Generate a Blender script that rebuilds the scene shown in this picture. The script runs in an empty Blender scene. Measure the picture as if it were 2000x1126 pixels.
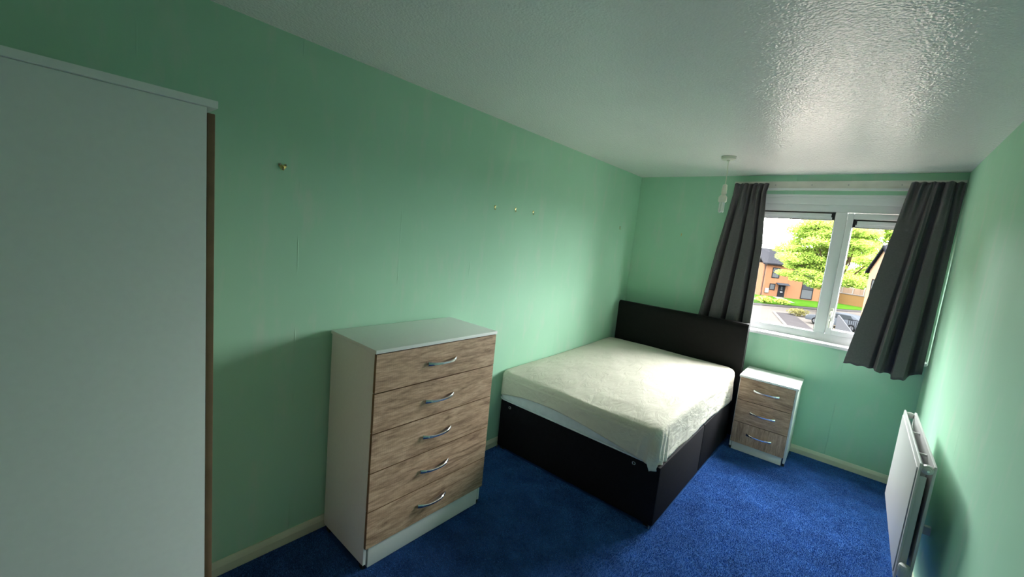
import bpy, bmesh, math, random
import numpy as np
from mathutils import Vector, Matrix
random.seed(7); rng = np.random.default_rng(7)
S = bpy.context.scene
COL = S.collection
PI = math.pi
L, W, H = 4.376, 2.443, 2.40          # room: window wall at y=L, right wall at x=W, ceiling at z=H
G = -4.2                              # street level outside (the room is upstairs)

# ------------------------------------------------------------------ camera, sky, exposure
yaw, pitch, roll, fpx = 0.7001, -0.1263, 0.0988, 814.117
cp, sp, cw, sw = math.cos(pitch), math.sin(pitch), math.cos(yaw), math.sin(yaw)
fwd = Vector((-sw * cp, cw * cp, sp)); rgt = Vector((cw, sw, 0)); up = rgt.cross(fwd)
rr = math.cos(roll) * rgt + math.sin(roll) * up
uu = -math.sin(roll) * rgt + math.cos(roll) * up
cam = bpy.data.cameras.new('camera'); cam.sensor_width = 36; cam.lens = fpx * 36 / 2000
cam.clip_start = 0.02; cam.clip_end = 1000
co = bpy.data.objects.new('camera', cam); COL.objects.link(co)
m3 = Matrix((rr, uu, -fwd)).transposed()
co.matrix_world = Matrix.Translation((2.0124, 0, 1.6448)) @ m3.to_4x4()
S.camera = co

SKY = 138.0
w = bpy.data.worlds.new('overcast_sky'); S.world = w; w.use_nodes = True
nt = w.node_tree; nt.nodes.clear()
tc = nt.nodes.new('ShaderNodeTexCoord'); sx = nt.nodes.new('ShaderNodeSeparateXYZ')
rp = nt.nodes.new('ShaderNodeValToRGB'); bg = nt.nodes.new('ShaderNodeBackground'); out = nt.nodes.new('ShaderNodeOutputWorld')
rp.color_ramp.elements[0].position = 0.0; rp.color_ramp.elements[0].color = (.02, .02, .02, 1)
rp.color_ramp.elements[1].position = 1.0; rp.color_ramp.elements[1].color = (1.0, 1.0, 1.0, 1)
for p, c in ((.495, (.02, .02, .02, 1)), (.502, (.32, .325, .33, 1)), (.625, (.50, .505, .51, 1)), (.75, (.667, .67, .675, 1)), (.9, (.87, .87, .87, 1))):
    e = rp.color_ramp.elements.new(p); e.color = c            # overcast: zenith three times the horizon
mr = nt.nodes.new('ShaderNodeMath'); mr.operation = 'MULTIPLY_ADD'; mr.inputs[1].default_value = .5; mr.inputs[2].default_value = .5
nt.links.new(tc.outputs['Generated'], sx.inputs[0]); nt.links.new(sx.outputs['Z'], mr.inputs[0])
nt.links.new(mr.outputs[0], rp.inputs[0]); nt.links.new(rp.outputs[0], bg.inputs[0])
bg.inputs[1].default_value = SKY; nt.links.new(bg.outputs[0], out.inputs[0])

pl = bpy.data.lights.new('daylight_portal', 'AREA'); pl.shape = 'RECTANGLE'; pl.size = 1.5; pl.size_y = 1.35
pl.cycles.is_portal = True
po = bpy.data.objects.new('daylight_portal', pl); COL.objects.link(po)
po.location = (1.72, L + .13, 1.63); po.rotation_euler = (-PI / 2, 0, 0)

vs = S.view_settings
vs.view_transform = 'Standard'; vs.look = 'None'; vs.gamma = 1.0; vs.use_curve_mapping = False
vs.exposure = 0.0
cy = S.cycles
cy.max_bounces = 14; cy.diffuse_bounces = 8; cy.glossy_bounces = 5; cy.transparent_max_bounces = 16; cy.transmission_bounces = 6
cy.caustics_reflective = True; cy.sample_clamp_indirect = 8

# ------------------------------------------------------------------ materials
class NT:
    def __init__(s, name):
        s.m = bpy.data.materials.new(name); s.m.use_nodes = True; s.t = s.m.node_tree
        s.b = s.t.nodes['Principled BSDF']; s.out = s.t.nodes['Material Output']
    def n(s, typ, **k):
        x = s.t.nodes.new('ShaderNode' + typ)
        for a, v in k.items():
            if a in x.inputs: x.inputs[a].default_value = v
            else: setattr(x, a, v)
        return x
    def l(s, a, b): s.t.links.new(a, b)
    def coord(s, scale=(1, 1, 1), kind='Object', rot=(0, 0, 0)):
        c = s.n('TexCoord'); mp = s.n('Mapping'); mp.inputs['Scale'].default_value = scale; mp.inputs['Rotation'].default_value = rot
        s.l(c.outputs[kind], mp.inputs['Vector']); return mp.outputs['Vector']
    def noise(s, vec, scale, detail=3, rough=.5, dist=0):
        x = s.n('TexNoise'); x.inputs['Scale'].default_value = scale; x.inputs['Detail'].default_value = detail
        x.inputs['Roughness'].default_value = rough; x.inputs['Distortion'].default_value = dist
        s.l(vec, x.inputs['Vector']); return x.outputs['Fac']
    def ramp(s, fac, stops):
        r = s.n('ValToRGB'); el = r.color_ramp.elements
        el[0].position, el[0].color = stops[0][0], (*stops[0][1], 1); el[1].position, el[1].color = stops[-1][0], (*stops[-1][1], 1)
        for p, c in stops[1:-1]:
            e = el.new(p); e.color = (*c, 1)
        s.l(fac, r.inputs[0]); return r.outputs[0]
    def mix(s, fac, a, b, mode='MIX'):
        x = s.n('Mix', data_type='RGBA', blend_type=mode)
        for sock, v in ((x.inputs[0], fac), (x.inputs[6], a), (x.inputs[7], b)):
            if hasattr(v, 'is_output'): s.l(v, sock)
            else: sock.default_value = v if not isinstance(v, tuple) else (*v, 1)
        return x.outputs[2]
    def math(s, op, a, b=0.0, c=0.0):
        x = s.n('Math', operation=op)
        for i, v in enumerate((a, b, c)):
            if hasattr(v, 'is_output'): s.l(v, x.inputs[i])
            else: x.inputs[i].default_value = v
        return x.outputs[0]
    def bump(s, h, strength=.3, dist=.002):
        x = s.n('Bump'); x.inputs['Strength'].default_value = strength; x.inputs['Distance'].default_value = dist
        s.l(h, x.inputs['Height'])
        if s.b.inputs['Normal'].is_linked:
            s.l(s.b.inputs['Normal'].links[0].from_socket, x.inputs['Normal'])
        s.l(x.outputs[0], s.b.inputs['Normal'])
    def col(s, c):
        if hasattr(c, 'is_output'): s.l(c, s.b.inputs['Base Color'])
        else: s.b.inputs['Base Color'].default_value = (*c, 1)

def simple(name, c, rough=.5, metal=0, spec=.5, nscale=0, var=.08, bump=0, bscale=120, bdist=.001, sheen=0, coat=0):
    t = NT(name); b = t.b
    b.inputs['Roughness'].default_value = rough; b.inputs['Metallic'].default_value = metal
    b.inputs['Specular IOR Level'].default_value = spec
    if sheen: b.inputs['Sheen Weight'].default_value = sheen
    if coat: b.inputs['Coat Weight'].default_value = coat
    if nscale:
        v = t.coord(); f = t.noise(v, nscale, 4)
        t.col(t.ramp(f, [(.3, tuple(x * (1 - var) for x in c)), (.7, tuple(min(1, x * (1 + var)) for x in c))]))
    else: t.col(c)
    if bump: t.bump(t.noise(t.coord(), bscale, 3), bump, bdist)
    return t.m

def wall_mat():
    t = NT('mint_green_painted_wallpaper'); b = t.b
    v = t.coord(kind='Generated'); g = t.n('NewGeometry'); pos = g.outputs['Position']
    big = t.noise(pos, 1.3, 3); fine = t.noise(pos, 260, 2)
    c = t.ramp(big, [(.3, (.39, .66, .48)), (.7, (.42, .69, .515))])
    # chalky pale rub marks, only where the noise is high
    st = t.n('Mapping'); st.inputs['Scale'].default_value = (6, 6, 1.6); t.l(pos, st.inputs['Vector'])
    rub = t.noise(st.outputs[0], 1.6, 5, .65)
    rubm = t.ramp(rub, [(.52, (0, 0, 0)), (.72, (.5, .5, .5))])
    t.col(t.mix(rubm, c, (.56,.66,.55)))
    b.inputs['Roughness'].default_value = .7; b.inputs['Specular IOR Level'].default_value = .1
    # wallpaper seams every 0.55 m along the wall, broken by noise, and a slightly orange-peel skin
    s = t.n('SeparateXYZ'); t.l(pos, s.inputs[0])
    wob = t.noise(pos, 3.0, 2)
    yy = t.math('ADD', t.math('ADD', s.outputs['Y'], s.outputs['X']), t.math('MULTIPLY', wob, .012))
    fr = t.math('ABSOLUTE', t.math('SUBTRACT', t.math('FRACT', t.math('DIVIDE', t.math('SUBTRACT', yy, .555), .552)), .5))
    seam = t.math('SUBTRACT', 1.0, t.math('MINIMUM', t.math('DIVIDE', fr, .007), 1.0))
    st2 = t.n('Mapping'); st2.inputs['Scale'].default_value = (3, 3, 2.2); t.l(pos, st2.inputs['Vector'])
    br = t.ramp(t.noise(st2.outputs[0], 2.0, 3), [(.52, (0, 0, 0)), (.66, (1, 1, 1))])
    t.bump(t.math('MULTIPLY', seam, br), .75, .003)
    t.bump(fine, .18, .0006)
    return t.m

def ceiling_mat():
    t = NT('textured_white_gloss_ceiling'); b = t.b
    g = t.n('NewGeometry'); pos = g.outputs['Position']
    c = t.ramp(t.noise(pos, 1.1, 3), [(.3, (.88, .84, .85)), (.7, (.91, .865, .875))])
    t.col(c)
    b.inputs['Roughness'].default_value = .20; b.inputs['Specular IOR Level'].default_value = .42
    t.bump(t.noise(pos, 1.7, 2), .30, .012)
    vo = t.n('TexVoronoi', feature='SMOOTH_F1'); vo.inputs['Scale'].default_value = 115; t.l(pos, vo.inputs['Vector'])
    t.bump(vo.outputs['Distance'], .55, .0032)
    t.bump(t.noise(pos, 70, 3, .6), .6, .0035)
    return t.m

def carpet_mat(dark=False):
    t = NT('blue_carpet_pile' if not dark else 'blue_carpet_backing')
    g = t.n('NewGeometry'); pos = g.outputs['Position']
    f1 = t.noise(pos, 260, 2, .6); f2 = t.noise(pos, 6, 5, .65)
    a = t.ramp(f1, [(.30, (.042, .132, .41)), (.52, (.066, .190, .55)), (.72, (.105, .265, .68))] if not dark else [(.3, (.018, .058, .19)), (.7, (.026, .078, .24))])
    bb = t.ramp(f2, [(.35, (.74, .74, .77)), (.65, (1.18, 1.18, 1.14))])
    t.col(t.mix(1.0, a, bb, 'MULTIPLY'))
    t.b.inputs['Roughness'].default_value = .95; t.b.inputs['Specular IOR Level'].default_value = .02
    t.b.inputs['Sheen Weight'].default_value = .03
    t.bump(f1, .6, .004)
    return t.m

def oak_mat(name, axis, k=1.0):
    # pale grey-brown oak: long grain streaks along the given axis, with saw marks across
    t = NT(name); sc = {'X': (1.2, 9, 9), 'Y': (9, 1.2, 9), 'Z': (9, 9, 1.2)}[axis]
    c = t.n('TexCoord'); oi = t.n('ObjectInfo'); mp = t.n('Mapping')
    va = t.n('VectorMath', operation='SCALE'); va.inputs[0].default_value = (7.3, 5.1, 9.7); t.l(oi.outputs['Random'], va.inputs['Scale'])
    ad = t.n('VectorMath', operation='ADD'); t.l(c.outputs['Object'], ad.inputs[0]); t.l(va.outputs[0], ad.inputs[1])
    t.l(ad.outputs[0], mp.inputs['Vector']); mp.inputs['Scale'].default_value = sc
    v = mp.outputs[0]
    warp = t.noise(v, 1.1, 3, .5)
    big = t.noise(v, 2.3, 5, .62, 1.6); fine = t.noise(v, 13, 4, .7, .3)
    c1 = t.ramp(big, [(.30, tuple(k * x for x in (.25, .150, .098))), (.47, tuple(k * x for x in (.50, .325, .215))), (.7, tuple(k * x for x in (.66, .455, .315)))])
    c2 = t.ramp(fine, [(.38, (.70, .68, .66)), (.58, (1.03, 1.03, 1.03))])
    saw = t.n('TexWave', wave_type='BANDS', bands_direction=axis if axis != 'Z' else 'Z'); saw.inputs['Scale'].default_value = 30; saw.inputs['Distortion'].default_value = 2.5
    t.l(ad.outputs[0], saw.inputs['Vector'])
    c3 = t.ramp(saw.outputs['Fac'], [(.0, (.94, .94, .94)), (1, (1.03, 1.03, 1.03))])
    t.col(t.mix(1.0, t.mix(1.0, c1, c2, 'MULTIPLY'), c3, 'MULTIPLY'))
    t.b.inputs['Roughness'].default_value = .55; t.b.inputs['Specular IOR Level'].default_value = .35
    t.bump(fine, .2, .0006)
    return t.m

def glass_mat():
    t = NT('clear_window_glass'); t.t.nodes.remove(t.b)
    tr = t.n('BsdfTransparent'); gl = t.n('BsdfGlossy'); gl.inputs['Roughness'].default_value = .02
    tr.inputs[0].default_value = (.96, .98, .97, 1)
    g = t.n('NewGeometry'); dt = t.n('VectorMath', operation='DOT_PRODUCT')
    t.l(g.outputs['Incoming'], dt.inputs[0]); t.l(g.outputs['Normal'], dt.inputs[1])
    q = t.math('SUBTRACT', 1.0, t.math('ABSOLUTE', dt.outputs['Value']))
    mx = t.n('MixShader'); t.l(t.math('MULTIPLY_ADD', t.math('POWER', q, 5.0), .9, .03), mx.inputs[0]); t.l(tr.outputs[0], mx.inputs[1]); t.l(gl.outputs[0], mx.inputs[2])
    t.l(mx.outputs[0], t.out.inputs[0]); return t.m

def leaf_mat(name, c, trans=.45):
    t = NT(name); t.t.nodes.remove(t.b)
    g = t.n('NewGeometry')
    f = t.noise(g.outputs['Position'], .9, 3)
    cc = t.ramp(f, [(.3, tuple(x * .72 for x in c)), (.7, tuple(x * 1.25 for x in c))])
    d = t.n('BsdfDiffuse'); tl = t.n('BsdfTranslucent'); mx = t.n('MixShader'); mx.inputs[0].default_value = trans
    t.l(cc, d.inputs[0]); t.l(cc, tl.inputs[0]); t.l(d.outputs[0], mx.inputs[1]); t.l(tl.outputs[0], mx.inputs[2])
    t.l(mx.outputs[0], t.out.inputs[0]); return t.m

def brick_mat(name, c1, c2, mortar):
    t = NT(name); v = t.coord(rot=(PI / 2, 0, 0))
    c = t.n('TexCoord'); s = t.n('SeparateXYZ'); cb = t.n('CombineXYZ')
    t.l(c.outputs['Object'], s.inputs[0]); t.l(t.math('ADD', s.outputs['X'], s.outputs['Y']), cb.inputs['X']); t.l(s.outputs['Z'], cb.inputs['Y'])
    b = t.n('TexBrick'); t.l(cb.outputs[0], b.inputs['Vector'])
    b.inputs['Color1'].default_value = (*c1, 1); b.inputs['Color2'].default_value = (*c2, 1); b.inputs['Mortar'].default_value = (*mortar, 1)
    b.inputs['Scale'].default_value = 1.0; b.inputs['Brick Width'].default_value = .23; b.inputs['Row Height'].default_value = .075; b.inputs['Mortar Size'].default_value = .012
    t.col(b.outputs['Color']); t.b.inputs['Roughness'].default_value = .9; t.b.inputs['Specular IOR Level'].default_value = 0
    return t.m

def tile_mat(name, c):
    t = NT(name); c0 = t.n('TexCoord'); s = t.n('SeparateXYZ'); t.l(c0.outputs['Object'], s.inputs[0])
    cb = t.n('CombineXYZ'); t.l(s.outputs['X'], cb.inputs['X']); t.l(s.outputs['Z'], cb.inputs['Y'])
    b = t.n('TexBrick'); t.l(cb.outputs[0], b.inputs['Vector'])
    b.inputs['Color1'].default_value = (*c, 1); b.inputs['Color2'].default_value = (*[x * .85 for x in c], 1); b.inputs['Mortar'].default_value = (*[x * .45 for x in c], 1)
    b.inputs['Scale'].default_value = 1.0; b.inputs['Brick Width'].default_value = .33; b.inputs['Row Height'].default_value = .19; b.inputs['Mortar Size'].default_value = .02
    t.col(b.outputs['Color']); t.b.inputs['Roughness'].default_value = .7; t.b.inputs['Specular IOR Level'].default_value = 0
    return t.m

def cloth_mat():
    t = NT('cream_cotton_cover'); c = t.n('TexCoord'); P = c.outputs['Object']
    base = t.ramp(t.noise(P, 2.2, 4), [(.3, (.63, .575, .49)), (.7, (.70, .645, .555))])
    # a faded orange-brown stain running down the front right corner
    mp = t.n('Mapping'); mp.inputs['Location'].default_value = (-29.4, -.36, .90); t.l(P, mp.inputs['Vector'])
    mp.inputs['Scale'].default_value = (24, 24, 9)
    ln = t.n('VectorMath', operation='LENGTH'); t.l(mp.outputs[0], ln.inputs[0])
    fac = t.math('MULTIPLY', t.ramp(ln.outputs['Value'], [(.2, (1, 1, 1)), (1.3, (0, 0, 0))]), .45)
    t.col(t.mix(fac, base, (.62, .40, .20)))
    t.b.inputs['Roughness'].default_value = .85; t.b.inputs['Specular IOR Level'].default_value = .2
    mp2 = t.n('Mapping'); mp2.inputs['Scale'].default_value = (9, 3.5, 9); mp2.inputs['Rotation'].default_value = (0, 0, .6); t.l(P, mp2.inputs['Vector'])
    t.bump(t.noise(mp2.outputs[0], 1.5, 5, .58, 1.4), .5, .018)
    t.bump(t.noise(P, 500, 2), .12, .0006)
    return t.m

M = {}
M['white_wall'] = simple('white_bounce_wall', (.80, .79, .76), .7, spec=.2, nscale=3, var=.02)  # white chosen so the unseen near wall bounces daylight back
M['wall'] = wall_mat(); M['ceiling'] = ceiling_mat(); M['carpet'] = carpet_mat(); M['carpet_back'] = carpet_mat(True)
M['cream_trim'] = simple('cream_gloss_trim', (.66, .66, .52), .32, nscale=6, var=.05)
M['oak_y'] = oak_mat('oak_effect_grain_along_y', 'Y'); M['oak_x'] = oak_mat('oak_effect_grain_along_x', 'X', .93); M['oak_z'] = oak_mat('oak_effect_upright_grain', 'Z', .93)
M['oak_edge'] = simple('brown_oak_edge_band', (.215, .125, .065), .5, nscale=14, var=.16)
M['white_board'] = simple('white_melamine_board', (.84, .845, .81), .38, nscale=60, var=.015, bump=.05, bscale=300)
M['black_plastic'] = simple('black_plastic', (.012, .012, .012), .45)
M['chrome'] = simple('polished_chrome', (.78, .80, .82), .27, metal=1)
M['brass'] = simple('tarnished_brass', (.62, .50, .20), .32, metal=1, nscale=300, var=.3)
M['steel'] = simple('dull_steel', (.45, .45, .44), .35, metal=1)
M['black_fabric'] = simple('black_faux_suede', (.0085, .0075, .010), .8, spec=.12, nscale=40, var=.2, bump=.15, bscale=500)
M['black_leather'] = simple('black_faux_leather', (.0066, .0058, .0056), .5, spec=.15, bump=.25, bscale=420, nscale=30, var=.2)
M['cover'] = cloth_mat()
M['mattress'] = simple('white_mattress_fabric', (.66, .70, .74), .8, nscale=25, var=.05, bump=.2, bscale=200)
M['radiator'] = simple('white_radiator_enamel', (.52, .51, .505), .30)
M['pvc'] = simple('white_window_plastic', (.76, .78, .78), .30)
M['pvc_ivory'] = simple('ivory_plastic', (.72, .71, .60), .35)
M['gasket'] = simple('black_rubber_gasket', (.01, .01, .01), .6)
M['glass'] = glass_mat()
M['tube_glass'] = simple('frosted_lamp_tube', (.80, .80, .76), .25, coat=.5)
M['curtain'] = simple('charcoal_blackout_cloth', (.104, .093, .097), .6, spec=.25, nscale=90, var=.1, sheen=.05, bump=.12, bscale=900)
M['batten'] = simple('painted_batten', (.68, .67, .60), .4, nscale=12, var=.06)

# ------------------------------------------------------------------ mesh helpers
class MB:
    def __init__(s): s.v = []; s.f = []
    def add(s, vs, fs):
        o = len(s.v); s.v += [tuple(x) for x in vs]; s.f += [tuple(i + o for i in f) for f in fs]; return s
    def box(s, x0, x1, y0, y1, z0, z1):
        return s.add([(x0, y0, z0), (x1, y0, z0), (x1, y1, z0), (x0, y1, z0), (x0, y0, z1), (x1, y0, z1), (x1, y1, z1), (x0, y1, z1)],
                     [(0, 3, 2, 1), (4, 5, 6, 7), (0, 1, 5, 4), (1, 2, 6, 5), (2, 3, 7, 6), (3, 0, 4, 7)])
    def prism(s, poly, axis, a, b):
        # poly in the other two axes (cyclic order), extruded along axis from a to b
        def P(u, v, t): return {'x': (t, u, v), 'y': (u, t, v), 'z': (u, v, t)}[axis]
        n = len(poly)
        vs = [P(u, v, a) for u, v in poly] + [P(u, v, b) for u, v in poly]
        return s.add(vs, [tuple(range(n))[::-1], tuple(range(n, 2 * n))] + [(i, (i + 1) % n, n + (i + 1) % n, n + i) for i in range(n)])
    def tube(s, pts, r, n=10, cap=True):
        pts = [Vector(p) for p in pts]; rs = r if isinstance(r, (list, tuple)) else [r] * len(pts)
        o = len(s.v); ref = None
        for i, p in enumerate(pts):
            d = (pts[min(i + 1, len(pts) - 1)] - pts[max(i - 1, 0)]).normalized()
            if ref is None: ref = Vector((0, 0, 1)) if abs(d.z) < .9 else Vector((1, 0, 0))
            a = d.cross(ref).normalized(); b = d.cross(a).normalized(); ref = -b if False else ref
            for k in range(n):
                t = 2 * PI * k / n
                s.v.append(tuple(p + rs[i] * (math.cos(t) * a + math.sin(t) * b)))
        for i in range(len(pts) - 1):
            for k in range(n):
                s.f.append((o + i * n + k, o + i * n + (k + 1) % n, o + (i + 1) * n + (k + 1) % n, o + (i + 1) * n + k))
        if cap:
            s.f.append(tuple(o + k for k in range(n))[::-1]); s.f.append(tuple(o + (len(pts) - 1) * n + k for k in range(n)))
        return s
    def lathe(s, prof, c, axis='z', n=24):
        # prof: (radius, height) along axis
        o = len(s.v)
        for r, h in prof:
            for k in range(n):
                t = 2 * PI * k / n; a, b = r * math.cos(t), r * math.sin(t)
                p = {'z': (a, b, h), 'y': (a, h, b), 'x': (h, a, b)}[axis]
                s.v.append((c[0] + p[0], c[1] + p[1], c[2] + p[2]))
        for i in range(len(prof) - 1):
            for k in range(n):
                s.f.append((o + i * n + k, o + i * n + (k + 1) % n, o + (i + 1) * n + (k + 1) % n, o + (i + 1) * n + k))
        s.f.append(tuple(o + k for k in range(n))[::-1]); s.f.append(tuple(o + (len(prof) - 1) * n + k for k in range(n)))
        return s
    def grid(s, P, nu, nv, closed=False):
        o = len(s.v)
        for j in range(nv):
            for i in range(nu): s.v.append(tuple(P(i, j)))
        for j in range(nv - 1):
            for i in range(nu if closed else nu - 1):
                a, b = i, (i + 1) % nu
                s.f.append((o + j * nu + a, o + j * nu + b, o + (j + 1) * nu + b, o + (j + 1) * nu + a))
        return s
    def build(s, name, mat, parent=None, bevel=0, smooth=False, seg=2, solid=0):
        me = bpy.data.meshes.new(name); me.from_pydata(s.v, [], s.f); me.materials.append(mat)
        bm = bmesh.new(); bm.from_mesh(me)
        bmesh.ops.recalc_face_normals(bm, faces=bm.faces)
        if bevel:
            es = [e for e in bm.edges if len(e.link_faces) == 2 and e.calc_face_angle(0) > .5]
            bmesh.ops.bevel(bm, geom=es, offset=bevel, segments=seg, affect='EDGES', profile=.6, clamp_overlap=True)
        bm.to_mesh(me); bm.free()
        if smooth or bevel:
            for p in me.polygons: p.use_smooth = True
            if not smooth or smooth == 'angle':
                me.set_sharp_from_angle(angle=math.radians(40))
        o = bpy.data.objects.new(name, me); COL.objects.link(o)
        if parent: o.parent = parent
        if solid:
            md = o.modifiers.new('thickness', 'SOLIDIFY'); md.thickness = solid; md.offset = 0
        return o

def tag(o, label=None, cat=None, group=None, kind=None):
    if label: o['label'] = label
    if cat: o['category'] = cat
    if group: o['group'] = group
    if kind: o['kind'] = kind
    return o
def empty(name, loc=(0, 0, 0), rz=0, label=None, cat=None, group=None, kind=None):
    o = bpy.data.objects.new(name, None); COL.objects.link(o); o.empty_display_size = .1
    o.location = loc; o.rotation_euler = (0, 0, rz); return tag(o, label, cat, group, kind)
def box(name, b, mat, parent=None, bevel=0): return MB().box(*b).build(name, mat, parent, bevel)
def copy_tree(o, parent=None):
    c = o.copy(); COL.objects.link(c); c.parent = parent
    for ch in list(o.children): copy_tree(ch, c)
    return c
def np_mesh(name, verts, faces, mat, parent=None):
    # verts (n,3), faces (m,k) arrays
    me = bpy.data.meshes.new(name); k = faces.shape[1]
    me.vertices.add(len(verts)); me.vertices.foreach_set('co', verts.astype(np.float32).ravel())
    me.loops.add(faces.size); me.loops.foreach_set('vertex_index', faces.astype(np.int32).ravel())
    me.polygons.add(len(faces)); me.polygons.foreach_set('loop_start', np.arange(0, faces.size, k, dtype=np.int32))
    me.update(calc_edges=True); me.validate(); me.materials.append(mat)
    o = bpy.data.objects.new(name, me); COL.objects.link(o)
    if parent: o.parent = parent
    return o

# ------------------------------------------------------------------ room shell
YB = -1.0
WX0, WX1, WZ0, WZ1 = 1.03, 2.415, 0.985, 2.236      # window opening
def struct(name, mb, mat, **k):
    o = mb.build(name, mat, **k); o['kind'] = 'structure'; return o
struct('floor', MB().box(-.1, W + .1, YB - .1, L + .1, -.15, 0), M['carpet_back'])
struct('ceiling', MB().box(-.1, W + .1, YB - .1, L + .1, H, H + .15), M['ceiling'])
struct('wall_left', MB().box(-.12, 0, YB - .1, L + .1, 0, H), M['wall'])
struct('wall_right', MB().box(W, W + .12, YB - .1, L + .1, 0, H), M['wall'])
struct('wall_near', MB().box(0, W, YB - .1, YB, 0, H), M['white_wall'])
wb = MB().box(0, WX0, L, L + .10, 0, H).box(WX1, W, L, L + .10, 0, H).box(WX0, WX1, L, L + .10, 0, WZ0).box(WX0, WX1, L, L + .10, WZ1, H)
struct('wall_back', wb, M['wall'])
def skirt(name, axis, a, b, flip, base):
    # chamfered skirting board profile: depth, height
    pr = [(0, 0), (.016, 0), (.016, .040), (.012, .052), (.006, .066), (0, .066)]
    if axis == 'y': poly = [(base + flip * d, z) for d, z in pr]
    else: poly = [(base + flip * d, z) for d, z in pr]
    return struct(name, MB().prism(poly, axis, a, b), M['cream_trim'])
skirt('baseboard_left', 'y', YB, L, 1, 0)
skirt('baseboard_right', 'y', YB, L, -1, W)
skirt('baseboard_back', 'x', .016, W - .016, -1, L)

# window: outer frame, fixed left light, opening sash on the right, glazed-in vents, sill
win = empty('window_1', (0, 0, 0), kind='structure')
Y0, Y1 = L + .030, L + .095
fz0, fz1 = 1.018, 2.156
f = MB().box(WX0, WX0 + .06, Y0, Y1, fz0, fz1).box(WX1 - .06, WX1, Y0, Y1, fz0, fz1)
f.box(WX0 + .06, WX1 - .06, Y0, Y1, 2.098, fz1).box(WX0 + .06, WX1 - .06, Y0, Y1, fz0, 1.083)
f.build('frame', M['pvc'], win, .004)
box('mullion', (1.727, 1.806, Y0 - .002, Y1, 1.083, 2.098), M['pvc'], win, .006)
h = MB().box(WX0, WX1, L + .012, Y1, fz1, 2.212).box(WX0, WX1, L - .006, Y1, 2.222, WZ1).box(WX0, WX1, L + .004, Y1, 2.212, 2.222)
h.build('head_trim', M['pvc'], win, .003)
# left light
gl, gr = WX0 + .06, 1.727
g1 = MB().box(gl, gl + .012, Y0 + .018, Y0 + .03, 1.083, 2.098).box(gr - .004, gr, Y0 + .012, Y0 + .03, 1.083, 2.098).box(gl + .012, gr - .004, Y0 + .012, Y0 + .03, 1.083, 1.088)
g1.build('gasket', M['gasket'], win)
box('glass_pane', (gl, gr, Y0 + .03, Y0 + .036, 1.083, 2.098), M['glass'], win)
# sash
s0, s1, sz0, sz1 = 1.808, WX1 - .062, 1.080, 2.092
sl, sr, szb, szt = s0 + .042, s1 - .042, 1.124, 2.046
sm = MB().box(s0, sl, Y0 - .016, Y1 - .01, sz0, sz1).box(sr, s1, Y0 - .016, Y1 - .01, sz0, sz1).box(sl, sr, Y0 - .016, Y1 - .01, szt, sz1).box(sl, sr, Y0 - .016, Y1 - .01, sz0, szb)
sash = sm.build('sash', M['pvc'], win, .005)
g2 = MB().box(sl, sl + .004, Y0 + .002, Y0 + .03, szb, szt).box(sr - .004, sr, Y0 + .002, Y0 + .03, szb, szt).box(sl, sr, Y0 + .002, Y0 + .03, szb, szb + .004)
g2.build('gasket', M['gasket'], sash)
box('glass_pane', (sl, sr, Y0 + .03, Y0 + .036, szb, szt), M['glass'], win)
# two glazed-in vents across the tops of the panes
for x0, x1, zt in ((gl + .002, gr - .002, 2.096), (sl + .002, sr - .002, 2.044)):
    v = MB().box(x0 + .024, x1 - .024, Y0 - .006, Y0 + .034, zt - .040, zt - .012).box(x0 + .016, x1 - .016, Y0 - .002, Y0 + .034, zt - .062, zt - .042)
    vo = v.build('vent', M['pvc'], win, .003)
    e = MB().box(x0, x0 + .016, Y0 - .002, Y0 + .034, zt - .064, zt).box(x1 - .016, x1, Y0 - .002, Y0 + .034, zt - .064, zt)
    e.box(x0 + .016, x1 - .016, Y0 + .010, Y0 + .034, zt - .010, zt).box(x0 + .016, x1 - .016, Y0, Y0 + .034, zt - .067, zt - .063)
    e.box(x0 + .016, x0 + .024, Y0 + .004, Y0 + .034, zt - .05, zt - .012).box(x1 - .024, x1 - .016, Y0 + .004, Y0 + .034, zt - .05, zt - .012)
    e.build('end_cap', M['black_plastic'], vo)
hd = MB().box(1.816, 1.838, Y0 - .030, Y0 - .016, 1.235, 1.305)
ho = hd.build('window_handle', M['pvc_ivory'], win, .005)
MB().tube([(1.827, Y0 - .026, 1.27), (1.827, Y0 - .050, 1.268), (1.828, Y0 - .056, 1.25), (1.829, Y0 - .054, 1.20), (1.831, Y0 - .050, 1.142)], [.010, .010, .010, .0085, .007], 10).build('lever', M['pvc_ivory'], ho, smooth='angle')
sp_ = [(L - .052, .982), (L - .052, 1.004), (L - .046, 1.010), (Y0 + .02, 1.020), (Y0 + .02, .982)]
MB().prism(sp_, 'x', .99, W - .002).build('sill', M['pvc'], win, .003)
rv = MB().box(WX0 - .0, WX0 + .012, L - .002, Y0, 1.02, 2.2)
rv.build('reveal_trim', M['pvc'], win)

# ------------------------------------------------------------------ wardrobe
wd = empty('wardrobe', (.40, .04, 0), 0, 'tall white wardrobe with brown oak-edged doors, cut off by the left edge of the photo', 'wardrobe')
def rel(o, b): return (b[0] - o.location.x, b[1] - o.location.x if False else b[1] - o.location.x, b[2] - o.location.y, b[3] - o.location.y, b[4], b[5])
ax0, ax1, ay0, ay1 = .022, .780, -.220, .2905
box('side_panel', rel(wd, (ax1 - .016, ax1, ay0, ay1, .0, 1.8715)), M['white_board'], wd, .0008)
box('side_panel', rel(wd, (ax0, ax0 + .016, ay0, ay1, .0, 1.8715)), M['white_board'], wd, .0008)
box('back_panel', rel(wd, (ax0 + .016, ax1 - .016, ay0, ay0 + .006, .03, 1.8715)), M['white_board'], wd)
box('top_panel', rel(wd, (ax0 - .006, ax1 + .008, ay0, ay1 + .0205, 1.8725, 1.8895)), M['white_board'], wd, .001)
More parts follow.
